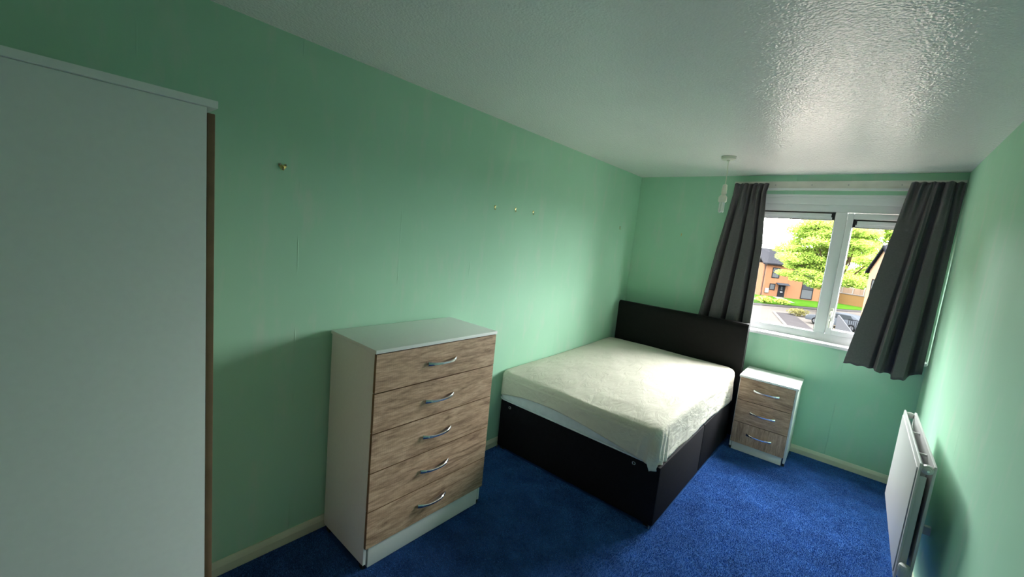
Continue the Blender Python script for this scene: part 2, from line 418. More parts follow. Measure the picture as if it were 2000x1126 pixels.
box('plinth', rel(wd, (ax0 + .017, ax1 - .017, ay1 - .03, ay1 - .014, 0, .062)), M['white_board'], wd)
mid = (ax0 + ax1) / 2
for xa, xb, hx in ((ax0 + .002, mid - .0015, mid - .04), (mid + .0015, ax1 - .0015, mid + .04)):
    d = box('door', rel(wd, (xa, xb, ay1 + .0015, ay1 + .0165, .070, 1.860)), M['oak_edge'], wd, .001)
    box('door_face', rel(wd, (xa + .002, xb - .002, ay1 + .0164, ay1 + .0172, .072, 1.858)), M['oak_z'], d)
    hh = Vector((hx, ay1 + .0172, 1.05)) - Vector((wd.location.x, wd.location.y, 0))
    MB().tube([hh + Vector((0, 0, -.09)), hh + Vector((0, .022, -.07)), hh + Vector((0, .03, 0)), hh + Vector((0, .022, .07)), hh + Vector((0, 0, .09))], [.007, .006, .005, .006, .007], 8).build('handle', M['chrome'], d, smooth='angle')

# ------------------------------------------------------------------ drawers with bow handles
def bow_handle(parent, c, along, outw, length=.185, name='handle'):
    # flat strap bowing away from the drawer face, broad at both feet
    a, o, z = Vector(along), Vector(outw), Vector((0, 0, 1)); n = 18; mb = MB(); base = 0
    ring = []
    for i in range(n + 1):
        t = i / n * 2 - 1
        p = Vector(c) + a * (t * length / 2) + o * (.004 + .028 * (1 - abs(t) ** 2.4))
        hw = .0058 + .0050 * abs(t) ** 2.2; th = .0048
        ring += [p + z * hw + o * th * .3, p + z * hw * .6 + o * th, p - z * hw * .6 + o * th, p - z * hw + o * th * .3, p - z * hw - o * th * .5, p + z * hw - o * th * .5]
    fs = []
    for i in range(n):
        for k in range(6): fs.append((i * 6 + k, i * 6 + (k + 1) % 6, (i + 1) * 6 + (k + 1) % 6, (i + 1) * 6 + k))
    fs += [(0, 1, 2, 3, 4, 5), tuple(n * 6 + k for k in range(6))]
    mb.add(ring, fs)
    for s in (-1, 1):
        p = Vector(c) + a * (s * (length / 2 - .008))
        mb.tube([p - o * .001, p + o * .010], .0055, 8)
    return mb.build(name, M['chrome'], parent, smooth='angle')

# chest of drawers, back to the left wall; local x = out from the wall, y = along the wall
ch = empty('chest_of_drawers', (.218, 1.385, 0), 0, 'white chest of drawers with five oak-effect drawers and chrome bow handles, against the green wall', 'chest of drawers')
cx0, cx1, cy0, cy1, ctop = .020 - .218, .437 - .218, .992 - 1.385, 1.778 - 1.385, 1.086
box('top_panel', (cx0, cx1, cy0, cy1, ctop - .017, ctop), M['white_board'], ch, .0012)
for ya, yb in ((cy0 + .006, cy0 + .021), (cy1 - .021, cy1 - .006)):
    box('side_panel', (cx0 + .002, cx1 - .020, ya, yb, .024, ctop - .0172), M['white_board'], ch, .0008)
box('back_panel', (cx0 + .002, cx0 + .006, cy0 + .0215, cy1 - .0215, .03, ctop - .018), M['white_board'], ch)
box('plinth', (cx1 - .038, cx1 - .0165, cy0 + .030, cy1 - .030, .004, .115), M['white_board'], ch, .0008)
MB().box(cx0 + .0065, cx1 - .040, cy0 + .0215, cy1 - .0215, .115, .125).build('base_panel', M['white_board'], ch)
for yy in (cy0 + .008, cy1 - .024):
    for xx in (cx0 + .03, cx1 - .055):
        box('foot', (xx, xx + .03, yy, yy + .016, 0, .024), M['black_plastic'], ch)
zs = [1.0675, .884, .692, .500, .306, .116]
for i in range(5):
    zt, zb = zs[i] - .0022, zs[i + 1] + .0022
    d = box('drawer_front', (cx1 - .0185, cx1 - .0022, cy0 + .005, cy1 - .0065, zb, zt), M['oak_edge'], ch, .001)
    box('oak_face', (cx1 - .0024, cx1 - .0012, cy0 + .0056, cy1 - .007, zb + .0006, zt - .0006), M['oak_y'], d)
    MB().box(cx0 + .03, cx1 - .0186, cy0 + .034, cy1 - .034, zb + .02, zt - .03).build('drawer_box', M['white_board'], d)
    bow_handle(d, (cx1 - .0012, 1.376 - 1.385, (.975, .780, .590, .402, .210)[i]), (0, 1, 0), (1, 0, 0))

# bedside cabinet under the window; local y = 0 at its front
bs = empty('bedside_cabinet', (1.319, 3.935, 0), .0216, 'small white bedside cabinet with three oak-effect drawers beside the bed under the window', 'bedside cabinet')
bw, bd, bt = .423, .405, .6664
box('top_panel', (0, bw, 0, bd, bt - .017, bt), M['white_board'], bs, .0012)
for xa, xb in ((.005, .020), (bw - .020, bw - .005)):
    box('side_panel', (xa, xb, .019, bd - .002, .026, bt - .0172), M['white_board'], bs, .0008)
box('back_panel', (.0205, bw - .0205, bd - .006, bd - .002, .03, bt - .018), M['white_board'], bs)
box('plinth', (.024, bw - .030, .0165, .034, .004, .078), M['white_board'], bs, .0008)
box('base_panel', (.0205, bw - .0205, .036, bd - .0065, .068, .078), M['white_board'], bs)
for xx in (.006, bw - .022):
    for yy in (.022, bd - .05):
        box('foot', (xx, xx + .016, yy, yy + .03, 0, .026), M['black_plastic'], bs)
zb_ = [.6485, .4535, .2605, .0735]
for i in range(3):
    zt, zb = zb_[i] - .0015, zb_[i + 1] + .0015
    d = box('drawer_front', (.011, bw - .020, .0022, .018, zb, zt), M['oak_edge'], bs, .001)
    box('oak_face', (.0118, bw - .0208, .0012, .0024, zb + .0008, zt - .0008), M['oak_z'] if i == 2 else M['oak_x'], d)
    MB().box(.034, bw - .034, .0182, bd - .03, zb + .02, zt - .03).build('drawer_box', M['white_board'], d)
    bow_handle(d, (.213, .0012, (.557, .362, .171)[i]), (1, 0, 0), (0, -1, 0))

# ------------------------------------------------------------------ divan bed
bed = empty('divan_bed', (.65, 3.24, 0), .008, 'black fabric divan bed base with tall black headboard standing before the window', 'bed')
bx0, bx1, by0, by1 = .020 - .65, 1.272 - .65, 2.362 - 3.24, 4.118 - 3.24
seam = 3.25 - 3.24
for ya, yb in ((by0, seam - .003), (seam + .003, by1)):
    b = box('base_section', (bx0, bx1, ya, yb, .018, .392), M['black_fabric'], bed, .014)
    for xx in (bx0 + .03, bx1 - .06):
        for yy in (ya + .012, yb - .045):
            box('glide', (xx, xx + .03, yy, yy + .03, 0, .020), M['black_plastic'], b)
# small metal corner glides and the loops that hold the mattress at the foot end
for xx in (.030 - .65, 1.255 - .65):
    MB().tube([(xx, by0 - .006, .003), (xx, by0 - .006, .022)], .004, 8).build('corner_glide', M['steel'], bed)
for xx in (.118 - .65, 1.112 - .65):
    lp = [(xx + .009 * math.cos(t), by0 - .005, .356 + .009 * math.sin(t)) for t in np.linspace(0, 2 * PI, 17)]
    MB().tube(lp, .0024, 6).build('mattress_clip', M['steel'], bed, smooth='angle')
# headboard: padded slab with a seam below its rolled top
def hb(i, j):
    prof = [(4.118, .05), (4.118, .30), (4.116, .70), (4.114, .955), (4.113, .982), (4.1125, 1.0), (4.112, 1.03), (4.115, 1.058), (4.128, 1.074), (4.150, 1.078), (4.172, 1.070), (4.180, 1.045), (4.181, .9), (4.181, .05)]
    y, z = prof[j]; t = i / 24
    x = .062 + 1.236 * t
    return (x - .65, y - 3.24, z)
hbm = MB().grid(hb, 25, 14)
n0 = 0
hbm.f.append(tuple(j * 25 for j in range(14))); hbm.f.append(tuple(j * 25 + 24 for j in range(14))[::-1]); hbm.f.append(tuple(range(25))[::-1] + tuple(13 * 25 + i for i in range(25)))
hbo = hbm.build('headboard', M['black_leather'], bed, smooth='angle')
for xx in (.30, 1.0):
    box('leg', (xx - .65, xx + .05 - .65, 4.135 - 3.24, 4.165 - 3.24, 0, .06), M['black_plastic'], hbo)

# mattress under its loose cover
mz0, mz1 = .393, .618
mt = empty('mattress', (.63, 3.22, mz0), 0, 'thick double mattress showing as a pale strip below its cream cover', 'mattress')
def ringpts(x0, x1, y0, y1, r, n=10):
    P = []
    for cx_, cy_, a0 in ((x1 - r, y0 + r, -PI / 2), (x1 - r, y1 - r, 0), (x0 + r, y1 - r, PI / 2), (x0 + r, y0 + r, PI)):
        for k in range(n + 1):
            a = a0 + k / n * PI / 2
            P.append((cx_ + r * math.cos(a), cy_ + r * math.sin(a)))
    return P
def tilt(y): return .045 * (y - 2.34) / 1.77
ml = MB(); lay = [(0.020, 0), (0.006, .008), (0, .022), (.001, .06), (-.003, .11), (0, .17), (.004, .172), (.016, .186), (.045, .193)]
R0 = ringpts(.004, 1.246, 2.348, 4.104, .07)
for ins, hz in lay:
    for (x, y) in ringpts(.004 + ins, 1.246 - ins, 2.348 + ins, 4.104 - ins, .07 - min(ins, .03)):
        ml.v.append((x - .63, y - 3.22, hz + tilt(y) * hz / .193))
nr = len(R0)
for j in range(len(lay) - 1):
    for k in range(nr): ml.f.append((j * nr + k, j * nr + (k + 1) % nr, (j + 1) * nr + (k + 1) % nr, (j + 1) * nr + k))
ml.f.append(tuple(range(nr))[::-1]); ml.f.append(tuple((len(lay) - 1) * nr + k for k in range(nr)))
ml.build('body', M['mattress'], mt, smooth='angle')
# piping round the lower edge
MB().tube([(x - .63, y - 3.22, .012) for x, y in ringpts(.001, 1.249, 2.345, 4.107, .07)] + [(ringpts(.001, 1.249, 2.345, 4.107, .07)[0][0] - .63, 2.345 - 3.22, .012)], .006, 6).build('piping', M['mattress'], mt, smooth='angle')

# cream cover: one cloth mesh, rings from the centre of the top out and down to an uneven hem
def smooth_noise(seed, n, k):
    r = np.random.default_rng(seed); t = np.linspace(0, 2 * PI, n, endpoint=False); o = np.zeros(n)
    for q in range(1, k + 1): o += r.normal() / q ** .6 * np.cos(q * t + r.uniform(0, 6.28))
    return o / (np.abs(o).max() + 1e-9)
per = []
cxa, cxb, cya, cyb, cr = -.004 + .006, 1.256, 2.336, 4.110, .075
def seg_pts(p, q, n): return [(p[0] + (q[0] - p[0]) * i / n, p[1] + (q[1] - p[1]) * i / n) for i in range(n)]
def arc(cx_, cy_, a0, n=14): return [(cx_ + cr * math.cos(a0 + k / n * PI / 2), cy_ + cr * math.sin(a0 + k / n * PI / 2)) for k in range(n)]
per += seg_pts((cxa + cr, cya), (cxb - cr, cya), 110) + arc(cxb - cr, cya + cr, -PI / 2) + seg_pts((cxb, cya + cr), (cxb, cyb - cr), 150) + arc(cxb - cr, cyb - cr, 0)
per += seg_pts((cxb - cr, cyb), (cxa + cr, cyb), 80) + arc(cxa + cr, cyb - cr, PI / 2) + seg_pts((cxa, cyb - cr), (cxa, cya + cr), 100) + arc(cxa + cr, cya + cr, PI)
N = len(per); wr = smooth_noise(3, N, 60); wr2 = smooth_noise(5, N, 25); ed = smooth_noise(8, N, 14)
def hem_z(x, y):
    if y < cya + .03 and x < cxb - .05:      # foot end: hem pulled up in the middle, pale strip below
        t = (x - cxa) / (cxb - cxa)
        return .418 + .085 * math.sin(PI * min(1, t * .98) ** .75) - .03 * t
    if x > cxb - .10 and y < cyb - .02:      # open side: hangs to the base, lowest at the foot corner
        t = (y - cya) / (cyb - cya)
        return .352 + .035 * min(1, t / .10) ** .7 + .012 * math.sin(PI * t) + .008 * math.sin(14 * t)
    return .43
rt = [.015] + [.02 + .98 * q / 62 for q in range(1, 62)]
cm = MB(); c0 = ((cxa + cxb) / 2, (cya + cyb) / 2)
nA, nD = len(rt), 22
tn = [np.random.default_rng(21 + q).uniform(-1, 1, 4) for q in range(14)]
def wrinkle(x, y):
    s = 0
    for q, (a, b, c, d) in enumerate(tn):
        k = 7 + q * 2.6
        s += math.sin(k * (x * (.5 + .5 * a) + y * (.9 * b)) + 6 * c + 1.3 * math.sin(4 * y + 5 * d + 3 * x)) / (4 + q)
    return s
topz = lambda x, y: .632 + tilt(y)
for t in rt:
    for k, (x, y) in enumerate(per):
        X = c0[0] + (x - c0[0]) * t * .955; Y = c0[1] + (y - c0[1]) * t * .97
        e = max(0, (t - .8) / .2)
        z = topz(X, Y) + .0045 * wrinkle(X, Y) + .0035 * wrinkle(2.3 * X + 3, 1.9 * Y + 1) + .010 * (1 - t ** 2) + e * (.010 * ed[k] - .006)
        cm.v.append((X, Y, z))
for j in range(nD):
    u = j / (nD - 1)
    for k, (x, y) in enumerate(per):
        dx, dy = x - c0[0], y - c0[1]
        bx_ = c0[0] + dx * .955; by_ = c0[1] + dy * .97
        zt = topz(x, y); hz = hem_z(x, y)
        if j < 6:
            a = j / 5 * PI / 2; X = bx_ + (x - bx_) * math.sin(a); Y = by_ + (y - by_) * math.sin(a)
            z = zt - .004 + (.010 * ed[k] - .004) - .042 * (1 - math.cos(a)); amp = 0.003 * math.sin(a)
        else:
            v = (j - 5) / (nD - 6); X, Y = x, y; z = zt - .046 + (hz - zt + .046) * v + .006 * ed[k] * (1 - v); amp = .005 + .008 * v
        nx, ny = (0, 0)
        if abs(y - cya) < .08 and x < cxb - cr * .6: ny = -1
        elif x > cxb - .08: nx = 1
        sd = x + y; wv = .75 + .35 * wr2[k] + .42 * wrinkle(1.9 * sd + 2.5 * z, 3.6 * z - .9 * sd) + (.55 * math.sin(k * 1.05 + 3 * u) if abs(k - 118) < 14 else 0)
        if nx: cm.v.append((X + max(.001, amp * wv), Y, z))
        elif ny: cm.v.append((X, Y - max(.001, amp * wv * .8), z))
        else: cm.v.append((X, Y, z))
nl = nA + nD
for j in range(nl - 1):
    for k in range(N): cm.f.append((j * N + k, j * N + (k + 1) % N, (j + 1) * N + (k + 1) % N, (j + 1) * N + k))
cm.f.append(tuple(range(N))[::-1])
ORG = (.0, 2.336, .60)
cm.v = [(x - ORG[0], y - ORG[1], z - ORG[2]) for x, y, z in cm.v]
cov = cm.build('mattress_cover', M['cover'], None, smooth=True)
cov.location = ORG
tag(cov, 'loose wrinkled cream fitted cover stretched over the mattress', 'bed cover')
cov.modifiers.new('thickness', 'SOLIDIFY').thickness = .0025

# ------------------------------------------------------------------ radiator on the right wall
ra = empty('radiator', (2.3, 2.95, 0), .008, 'white double-panel radiator on the right wall with valves at its near end', 'radiator')
def rb(a): return (a[0] - 2.3, a[1] - 2.3, a[2] - 2.95, a[3] - 2.95, a[4], a[5])
ry0, ry1, rz0, rz1 = 2.4915, 3.400, .290, .846
fp = MB().box(*rb((2.3030, 2.3120, ry0, ry1, rz0, rz1)))
p = fp.build('front_panel', M['radiator'], ra, .004)
box('raised_face', rb((2.2985, 2.3032, ry0 + .022, ry1 - .022, rz0 + .022, rz1 - .028)), M['radiator'], p, .003)
box('back_panel', rb((2.3480, 2.3590, ry0 + .004, ry1 - .004, rz0, rz1)), M['radiator'], ra, .004)
fin = MB()
nz = 46
for k in range(nz):
    y = ry0 + .05 + (ry1 - ry0 - .10) * k / (nz - 1)
    fin.box(*rb((2.3125, 2.3345, y - .0006, y + .0006, rz0 + .04, rz1 - .045)))
fo = fin.build('convector_fins', M['radiator'], ra); fo['kind'] = 'stuff'
for ya, yb in ((ry0 + .008, ry0 + .011), (ry1 - .011, ry1 - .008)):
    MB().box(*rb((2.3122, 2.3345, ya, yb, rz0 + .06, rz1 - .058))).build('side_panel', M['radiator'], ra, .0008)
for y, in ((ry0 + .018,), (ry1 - .018,)):
    MB().lathe([(.010, 2.3115 - 2.3), (.016, 2.316 - 2.3), (.018, 2.330 - 2.3), (.016, 2.344 - 2.3), (.010, 2.3485 - 2.3)], (0, y - 2.95, rz1 - .022), 'x', 16).build('header_joint', M['radiator'], ra, smooth='angle')
    MB().lathe([(.010, 2.3115 - 2.3), (.016, 2.316 - 2.3), (.018, 2.330 - 2.3), (.016, 2.344 - 2.3), (.010, 2.3485 - 2.3)], (0, y - 2.95, rz0 + .03), 'x', 16).build('header_joint', M['radiator'], ra, smooth='angle')
for y in (2.70, 3.03):
    MB().box(*rb((2.3122, 2.3478, y, y + .012, rz1 - .030, rz1 - .020))).build('cross_bar', M['radiator'], ra, .002)
# blanking plug with bleed screw on the near end
vx, vy, vz = 2.330 - 2.3, ry0 - 2.95, rz1 - .022
plug = MB().lathe([(.020, .012), (.020, -.002), (.018, -.005), (.0135, -.006), (.0135, -.012), (.0105, -.0135)], (vx, vy, vz), 'y', 20).build('bleed_plug', M['radiator'], ra, smooth='angle')
MB().lathe([(.0055, -.0133), (.0055, -.018), (.004, -.0195)], (vx, vy, vz), 'y', 10).build('bleed_screw', M['chrome'], plug, smooth='angle')
# thermostatic valve at the near bottom corner
vb = (2.325 - 2.3, ry0 - .038 - 2.95, rz0 + .025)
val = MB().tube([(vb[0], ry0 + .01 - 2.95, vb[2]), (vb[0], vb[1], vb[2])], .009, 12).tube([(vb[0], vb[1], vb[2] - .025), (vb[0], vb[1], vb[2] + .02)], .012, 14).build('valve_body', M['chrome'], ra, smooth='angle')
kp = MB().lathe([(.017, .018), (.0185, .022), (.0185, .045), (.020, .047), (.020, .072), (.017, .078), (.008, .080)], vb, 'z', 28).build('valve_knob', M['radiator'], val, smooth='angle')
rg = MB()
for k in range(18):
    a = 2 * PI * k / 18; c, s = math.cos(a), math.sin(a)
    rg.tube([(vb[0] + .0198 * c, vb[1] + .0198 * s, vb[2] + .049), (vb[0] + .0198 * c, vb[1] + .0198 * s, vb[2] + .070)], .0013, 5)
rg.build('grip_ridges', M['radiator'], val)
MB().tube([(vb[0], vb[1], 0), (vb[0], vb[1], vb[2] - .02)], .0075, 12).build('supply_pipe', M['radiator'], ra, smooth='angle')
MB().tube([(vb[0] + .012, ry1 - .06 - 2.95, rz0 + .03), (W - .006 - 2.3, ry1 - .06 - 2.95, rz0 + .03)], .0075, 12).build('return_pipe', M['radiator'], ra, smooth='angle')
for y in (2.84, 3.12):
    MB().box(*rb((2.3592, W - .006, y, y + .025, rz0 + .10, rz0 + .14))).build('wall_bracket', M['steel'], ra)

# ------------------------------------------------------------------ curtain batten and curtains
tr = empty('curtain_batten', (1.68, L - .01, 2.31), 0, 'long white painted batten with a thin curtain rail, fixed above the window', 'curtain rail')
box('board', (.937 - 1.68, 2.436 - 1.68, -.014, .0098, 2.268 - 2.31, 2.344 - 2.31), M['batten'], tr, .002)
rl = MB().box(.940 - 1.68, 2.434 - 1.68, -.028, -.0142, 2.276 - 2.31, 2.283 - 2.31).box(.940 - 1.68, 2.434 - 1.68, -.028, -.0245, 2.266 - 2.31, 2.276 - 2.31)
rl.build('rail', M['pvc'], tr, .001)
for x in (1.268, 1.534, 1.778, 2.098):
    MB().lathe([(.0052, -.0138), (.0052, -.0165), (.003, -.0178)], (x - 1.68, 0, 2.312 - 2.31), 'y', 10).build('screw', M['steel'], tr, smooth='angle')

def spl(ctrl, u):
    for (a, va), (b, vb_) in zip(ctrl, ctrl[1:]):
        if u <= b:
            t = (u - a) / (b - a); t = t * t * (3 - 2 * t); return va + (vb_ - va) * t
    return ctrl[-1][1]
def lin(ctrl, u):
    for (a, va), (b, vb_) in zip(ctrl, ctrl[1:]):
        if u <= b: return va + (vb_ - va) * (u - a) / (b - a)
    return ctrl[-1][1]
def curtain(name, label, left, right, top, hem, folds, yc, pleats, loc, skew):
    nu, nv = 240, 60; mb = MB()
    def P(i, j):
        u, v = i / (nu - 1), j / (nv - 1)          # v: 0 top, 1 hem
        xl, xr = lin(left, v), lin(right, v)
        d = spl(folds, min(1, max(0, u)))
        g = min(1, .35 + .75 * v)
        pl_ = math.sin(2 * PI * pleats * u) * max(0, 1 - v * 4.5)
        y = yc + .018 * (1 - v) - 1.35 * d * g - .018 * pl_
        zz = top - .004 * math.sin(2 * PI * pleats * u + 1) + (lin(hem, u) - top) * v
        x = xl + (xr - xl) * u + skew * d * g * .5
        pinch = max(0, 1 - abs(v - .055) / .05)
        y -= .006 * pinch * math.cos(2 * PI * pleats * u * 1.0)
        return (x - loc[0], y - loc[1], zz - loc[2])
    mb.grid(P, nu, nv)
    o = mb.build(name, M['curtain'], None, smooth=True, solid=.003); o.location = loc
    return tag(o, label, 'curtain', 'curtains at the window')
curtain('curtain', 'charcoal curtain bunched at the left of the window, tucked behind the headboard',
        [(0, .955), (.06, .955), (.42, .888), (.85, .826), (1, .80)], [(0, 1.236), (.06, 1.226), (.12, 1.232), (.38, 1.268), (1, 1.290)], 2.316, [(0, .92), (1, .905)],
        [(0, 0), (.10, .040), (.17, -.036), (.26, .040), (.44, .018), (.50, -.046), (.57, .036), (.75, .042), (.80, -.046), (.86, .026), (1, .032)], 4.268, 7, (1.09, 4.268, 1.6), -.5)
curtain('curtain', 'charcoal curtain bunched at the right of the window, hanging by the right wall',
        [(0, 2.147), (.03, 2.140), (1, 1.968)], [(0, 2.426), (.4, 2.424), (1, 2.420)], 2.320, [(0, .897), (.40, .893), (.62, .872), (.66, .862), (.82, .864), (.86, .900), (1, .925)],
        [(0, .004), (.33, -.012), (.395, -.030), (.45, .042), (.50, .026), (.545, -.036), (.63, -.042), (.66, .044), (.80, .040), (.835, -.040), (.92, -.016), (1, -.036)], 4.258, 6, (2.2, 4.258, 1.6), -.3)

# ------------------------------------------------------------------ pendant light
pd = empty('pendant_light', (1.067, 3.535, H), 0, 'bare ceiling pendant with white cord and an unlit energy-saving bulb', 'pendant light')
MB().lathe([(.0515, -.0005), (.0515, -.012), (.049, -.020), (.040, -.024), (.010, -.026), (.007, -.036)], (0, 0, 0), 'z', 32).build('ceiling_rose', M['pvc_ivory'], pd, smooth='angle')
MB().tube([(0, 0, -.03), (.003, 0, -.09), (.005, 0, -.15), (.004, 0, -.214)], .0032, 8).build('cord', M['pvc_ivory'], pd, smooth='angle')
MB().lathe([(.010, -.208), (.016, -.213), (.0175, -.240), (.0195, -.2405), (.0195, -.246), (.018, -.2465), (.0195, -.278)], (.004, 0, 0), 'z', 24).build('lamp_holder', M['pvc_ivory'], pd, smooth='angle')
bl = MB().lathe([(.0155, -.276), (.0155, -.290), (.021, -.292), (.030, -.304), (.030, -.336), (.024, -.344)], (.002, 0, 0), 'z', 24).build('bulb', M['pvc_ivory'], pd, smooth='angle')
for k in range(3):
    a = k * 2 * PI / 3 + .4; c, s = math.cos(a), math.sin(a); off = .0125
    pts = []
    for t in np.linspace(0, PI, 9):
        pts.append((.002 + off * c - .0085 * math.cos(t) * s, off * s + .0085 * math.cos(t) * c, -.408 - .009 * math.sin(t)))
    pts = [(pts[0][0], pts[0][1], -.342)] + pts + [(pts[-1][0], pts[-1][1], -.342)]
    MB().tube(pts, .0062, 8).build('tube', M['tube_glass'], bl, smooth='angle')
MB().lathe([(.0525, 0), (.0525, -.0006)], (0, 0, 0), 'z', 32).build('rose_shadow_disc', M['black_plastic'], pd)  # black disc stands in for the shadow line around the rose

# ------------------------------------------------------------------ brass picture hooks
def hook(name, y, z, sc, label, wall='left', x=0):
    # plate on the wall, nail heads, and a J hook; built facing +x, turned for the window wall
    r = empty(name, (0, y, z) if wall == 'left' else (x, L, z), 0 if wall == 'left' else -PI / 2, label, 'picture hook', 'brass picture hooks left on the walls')
    return r
def small_hook(r, s=1.0):
    MB().box(.0003, .0018 * s, -.004 * s, .004 * s, -.004 * s, .013 * s).build('plate', M['brass'], r, .0006)
    MB().tube([(.001, 0, -.003 * s), (.001, 0, -.010 * s), (.005 * s, 0, -.0145 * s), (.010 * s, 0, -.012 * s), (.0115 * s, 0, -.006 * s)], .0019 * s, 7).build('hook', M['brass'], r, smooth='angle')
    MB().lathe([(.0028 * s, .0016), (.0034 * s, .006 * s), (.002 * s, .0085 * s)], (0, 0, .009 * s), 'x', 10).build('nail', M['brass'], r, smooth='angle')
r = hook('picture_hook', .7505, 1.841, 1, 'large V-shaped brass picture hook on the green wall near the wardrobe')
MB().prism([(-.017, .013), (-.010, .0165), (-.003, .010), (.004, .010), (.010, .0165), (.0165, .013), (.0165, .004), (.004, -.0125), (-.004, -.0125), (-.017, .004)], 'x', .0004, .0030).build('plate', M['brass'], r, .0008)
for yy, zz in ((-.0125, .0105), (.0125, .0105), (0, -.009)):
    MB().lathe([(.0032, .0028), (.0040, .0075), (.0025, .010)], (0, yy, zz), 'x', 10).build('nail', M['steel'], r, smooth='angle')
MB().tube([(.003, .001, .004), (.004, .001, -.006), (.010, .001, -.0115), (.015, .001, -.007), (.015, .001, .001)], .0026, 8).build('hook', M['brass'], r, smooth='angle')
for y, z, lb in ((2.121, 1.823, 'small brass picture hook, leftmost of three in a row on the green wall'),
                 (2.338, 1.832, 'small brass picture hook, middle of three in a row on the green wall'),
                 (2.548, 1.832, 'small brass picture hook, rightmost of three in a row on the green wall'),
                 (4.013, 1.830, 'small dark brass picture hook on the left wall just before the far corner')):
    small_hook(hook('picture_hook', y, z, 1, lb), 1.05)
small_hook(hook('picture_hook', 0, 1.82, 1, 'small brass picture hook on the window wall between corner and curtain', 'back', .508), 1.05)

# ------------------------------------------------------------------ carpet pile where the floor is in view
NB = 430000
px = rng.uniform(.02, W - .02, NB * 2); py = rng.uniform(.05, L - .02, NB * 2)
blk = ((px < 1.274) & (py > 2.365)) | ((px < .425) & (py > .985) & (py < 1.785)) | ((px > 1.31) & (px < 1.745) & (py > 3.965)) | ((px < .80) & (py < .30))
px, py = px[~blk][:NB], py[~blk][:NB]; n = len(px)
hgt = rng.uniform(.0040, .0065, n); ang = rng.uniform(0, 2 * PI, n); wd_ = rng.uniform(.0010, .0018, n)
lean = rng.uniform(.001, .005, n); la = rng.uniform(0, 2 * PI, n)
V_ = np.zeros((n, 3, 3))
V_[:, 0] = np.stack([px - np.cos(ang) * wd_, py - np.sin(ang) * wd_, np.zeros(n) + .0002], 1)
V_[:, 1] = np.stack([px + np.cos(ang) * wd_, py + np.sin(ang) * wd_, np.zeros(n) + .0002], 1)
V_[:, 2] = np.stack([px + np.cos(la) * lean, py + np.sin(la) * lean, hgt], 1)
cpile = np_mesh('carpet_pile', V_.reshape(-1, 3), np.arange(3 * n).reshape(-1, 3), M['carpet'])
tag(cpile, 'short blue tufted pile of the fitted bedroom carpet', 'carpet', kind='stuff')

# ------------------------------------------------------------------ outside: street level, houses, trees
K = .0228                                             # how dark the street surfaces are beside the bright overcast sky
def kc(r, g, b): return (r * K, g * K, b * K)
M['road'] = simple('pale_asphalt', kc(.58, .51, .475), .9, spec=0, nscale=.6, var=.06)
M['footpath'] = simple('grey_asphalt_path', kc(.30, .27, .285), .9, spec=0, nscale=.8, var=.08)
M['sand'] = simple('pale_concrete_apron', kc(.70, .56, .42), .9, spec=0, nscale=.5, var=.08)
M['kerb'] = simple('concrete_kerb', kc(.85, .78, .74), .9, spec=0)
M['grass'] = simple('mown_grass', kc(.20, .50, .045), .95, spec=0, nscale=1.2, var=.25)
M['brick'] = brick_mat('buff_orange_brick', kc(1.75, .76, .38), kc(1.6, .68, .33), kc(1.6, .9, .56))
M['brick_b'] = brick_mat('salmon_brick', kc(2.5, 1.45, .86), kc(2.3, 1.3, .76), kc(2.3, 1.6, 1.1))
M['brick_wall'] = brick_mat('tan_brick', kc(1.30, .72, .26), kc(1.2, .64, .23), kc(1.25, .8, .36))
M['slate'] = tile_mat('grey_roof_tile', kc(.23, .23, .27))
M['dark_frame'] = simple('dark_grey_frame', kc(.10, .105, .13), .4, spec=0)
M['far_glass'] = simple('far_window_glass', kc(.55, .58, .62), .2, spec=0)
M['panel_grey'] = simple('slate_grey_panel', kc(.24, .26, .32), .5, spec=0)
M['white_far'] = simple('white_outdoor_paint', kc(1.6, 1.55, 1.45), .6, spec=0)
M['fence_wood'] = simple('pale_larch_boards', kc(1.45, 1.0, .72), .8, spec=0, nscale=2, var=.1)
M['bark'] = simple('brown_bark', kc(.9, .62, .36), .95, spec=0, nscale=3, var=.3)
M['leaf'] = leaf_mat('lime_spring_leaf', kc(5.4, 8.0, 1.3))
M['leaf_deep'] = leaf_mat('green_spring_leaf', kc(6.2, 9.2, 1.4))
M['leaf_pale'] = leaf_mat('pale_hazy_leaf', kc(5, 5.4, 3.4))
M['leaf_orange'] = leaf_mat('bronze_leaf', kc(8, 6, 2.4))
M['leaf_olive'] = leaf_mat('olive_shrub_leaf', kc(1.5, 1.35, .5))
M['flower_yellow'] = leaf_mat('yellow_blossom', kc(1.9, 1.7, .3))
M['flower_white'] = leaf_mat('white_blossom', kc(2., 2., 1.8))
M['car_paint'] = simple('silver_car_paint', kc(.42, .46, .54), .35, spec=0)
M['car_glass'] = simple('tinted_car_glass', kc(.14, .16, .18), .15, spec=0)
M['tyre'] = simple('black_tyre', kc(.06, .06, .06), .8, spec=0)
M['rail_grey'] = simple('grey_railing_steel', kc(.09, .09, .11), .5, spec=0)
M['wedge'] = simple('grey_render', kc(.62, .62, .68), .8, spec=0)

def slab(name, poly, z0, z1, mat, kind='structure', label=None, cat=None):
    o = MB().prism(poly, 'z', z0, z1).build(name, mat)
    return tag(o, label, cat, None, kind)
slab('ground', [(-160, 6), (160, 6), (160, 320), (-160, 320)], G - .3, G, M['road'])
M['bounce_slab'] = simple('pale_bounce_paving', (.062, .051, .046), .9, spec=0, nscale=.6, var=.06)
slab('bounce_slab', [(-60, 5), (60, 5), (60, 33), (-60, 33)], G, G + .04, M['bounce_slab'])  # unseen pale paving, added to bounce daylight up onto the ceiling
